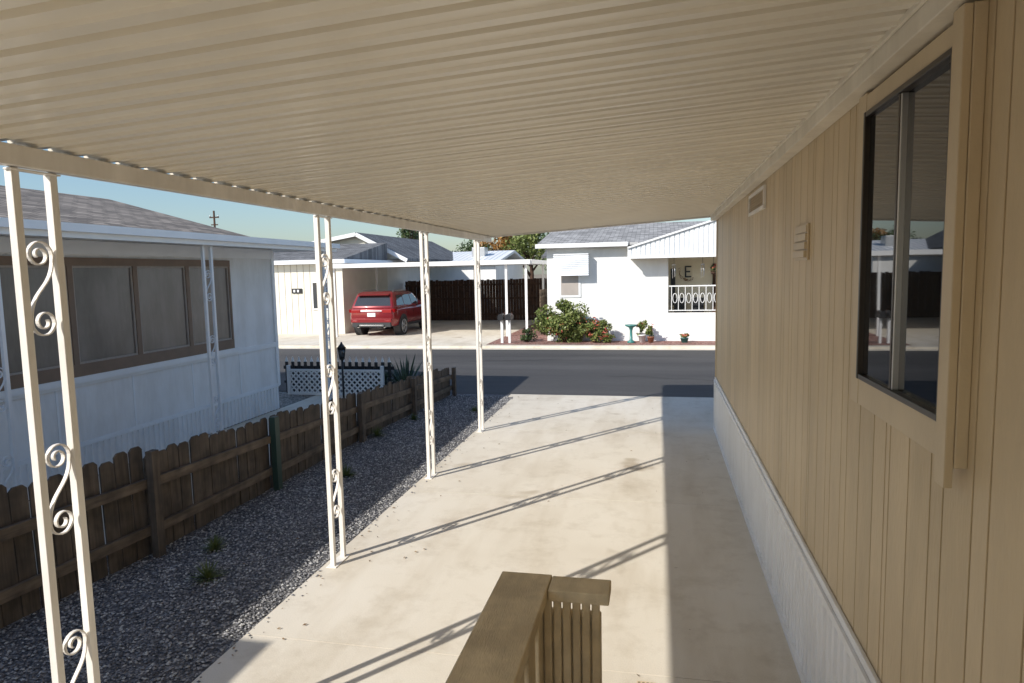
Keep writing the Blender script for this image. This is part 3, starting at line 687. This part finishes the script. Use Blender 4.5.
g.quad((.76,yf(1.19),1.19),(-.76,yf(1.19),1.19),(-.66,yf(1.59),1.59),(.66,yf(1.59),1.59),M_cg)
g.obj('windows',car)
g=Geo()
g.hexa([(-.66,.20,1.615),(.66,.20,1.615),(.68,.5,1.67),(-.68,.5,1.67),(-.62,.23,1.645),(.62,.23,1.645),(.64,.6,1.735),(-.64,.6,1.735)],M_paint)
for sg in (1,-1):
    g.tube([(sg*.66,.62,1.72),(sg*.66,.74,1.785),(sg*.66,2.05,1.785),(sg*.66,2.2,1.71)],.016,M_chr,6)
    g.box(min(sg*.92,sg*1.12),max(sg*.92,sg*1.12),2.75,2.87,1.14,1.30,M_paint)
    for yy in (1.27,2.09): g.box(min(sg*.965,sg*.981),max(sg*.965,sg*.981),yy,yy+.012,.60,.95,M_plast)
g.obj('spoiler_rails_mirrors',car,bevel=.012)
g=Geo()
for sg in (1,-1):
    xs=sorted((sg*.46,sg*.84)); g.box(xs[0],xs[1],-.016,.10,.93,1.06,M_tail)
    xs=sorted((sg*.80,sg*.945)); g.hexa([(xs[0],.02,.94),(xs[1],.02+.06,.94),(xs[1],.32,.96),(xs[0],.32,.96),(xs[0],.02,1.08),(xs[1],.08,1.08),(xs[1],.32,1.10),(xs[0],.32,1.10)],M_tail)
    xs=sorted((sg*.58,sg*.78)); g.box(xs[0],xs[1],-.065,0,.59,.635,M_tail)
    g.tube([(sg*.55,-.05,.40),(sg*.55,.12,.40)],.05,M_chr,10)
g.box(-.45,.45,-.022,.0,.985,1.015,M_chr)
g.box(-.17,.17,-.018,.01,.78,.93,M_white2)
g.obj('lights_and_plate',car,bevel=.01)
g=Geo()
g.box(-.80,.80,-.05,.2,.38,.555,M_plast); g.box(-.84,.84,-.06,.12,.56,.70,M_paint); g.box(-.5,.5,-.056,-.049,.42,.46,M_chr)
for sg in (1,-1):
    xs=sorted((sg*.95,sg*.985)); g.box(xs[0],xs[1],1.35,3.3,.36,.46,M_plast)
g.obj('bumper_and_sills',car,bevel=.03)
for i,(sg,y) in enumerate([(1,.92),(-1,.92),(1,3.85),(-1,3.85)]):
    g=Geo()
    def disc(r,x0,x1,m,n=28,zc=.36):
        vs=[(sg*x0,y+r*math.cos(a),zc+r*math.sin(a)) for a in np.linspace(0,2*math.pi,n,endpoint=False)]+[(sg*x1,y+r*math.cos(a),zc+r*math.sin(a)) for a in np.linspace(0,2*math.pi,n,endpoint=False)]
        g.add(vs,[(k,(k+1)%n,n+(k+1)%n,n+k) for k in range(n)]+[tuple(range(n)),tuple(range(n,2*n))],m)
    disc(.45,.70,.982,M_plast,zc=.40); disc(.375,.72,.992,M_rub); disc(.26,.75,.995,M_black)
    for k in range(5):
        a=k*2*math.pi/5; 
        g.beam((sg*1.0,y+.04*math.cos(a),.36+.04*math.sin(a)),(sg*1.0,y+.26*math.cos(a),.36+.26*math.sin(a)),.07,.02,M_alu,up=(1,0,0))
    ring=[(sg*.998,y+.26*math.cos(a),.36+.26*math.sin(a)) for a in np.linspace(0,2*math.pi,25)]; g.tube(ring,.016,M_alu,6,False)
    g.obj('wheel_%d'%(i+1),car)

# ---------------------------------------------------------------- light
L=Vector((.94,1.23,-1)).normalized()
sd=bpy.data.lights.new('sun','SUN'); sd.energy=5.0; sd.angle=math.radians(.5); sd.color=(1,.955,.88)
so=bpy.data.objects.new('sun',sd); COL.objects.link(so); so.rotation_euler=L.to_track_quat('-Z','Y').to_euler(); so.location=(-20,-20,30)
w=bpy.data.worlds.new('World'); S.world=w; w.use_nodes=True; nt=w.node_tree; bg=nt.nodes['Background']
sk=nt.nodes.new('ShaderNodeTexSky'); sk.sky_type='NISHITA'; sk.sun_disc=False; sk.sun_elevation=math.radians(32.9); sk.sun_rotation=math.radians(217.4); sk.air_density=1.2; sk.dust_density=1.0; sk.ozone_density=5.0
nt.links.new(sk.outputs[0],bg.inputs[0]); bg.inputs[1].default_value=.15
# ---------------------------------------------------------------- camera
yaw=math.radians(12.1);pit=math.radians(5.8);roll=math.radians(1.2)
fw=Vector((-math.sin(yaw)*math.cos(pit),math.cos(yaw)*math.cos(pit),-math.sin(pit)))
r0=Vector((math.cos(yaw),math.sin(yaw),0));u0=r0.cross(fw)
r=r0*math.cos(roll)-u0*math.sin(roll); u=u0*math.cos(roll)+r0*math.sin(roll)
cd=bpy.data.cameras.new('camera'); cd.sensor_width=36; cd.lens=24.01; cd.clip_end=1500; cd.clip_start=.05
co=bpy.data.objects.new('camera',cd); COL.objects.link(co)
co.matrix_world=Matrix(((r.x,u.x,-fw.x,0),(r.y,u.y,-fw.y,0),(r.z,u.z,-fw.z,2.45),(0,0,0,1)))
S.camera=co
S.view_settings.view_transform='Standard'; S.view_settings.look='None'; S.view_settings.exposure=0
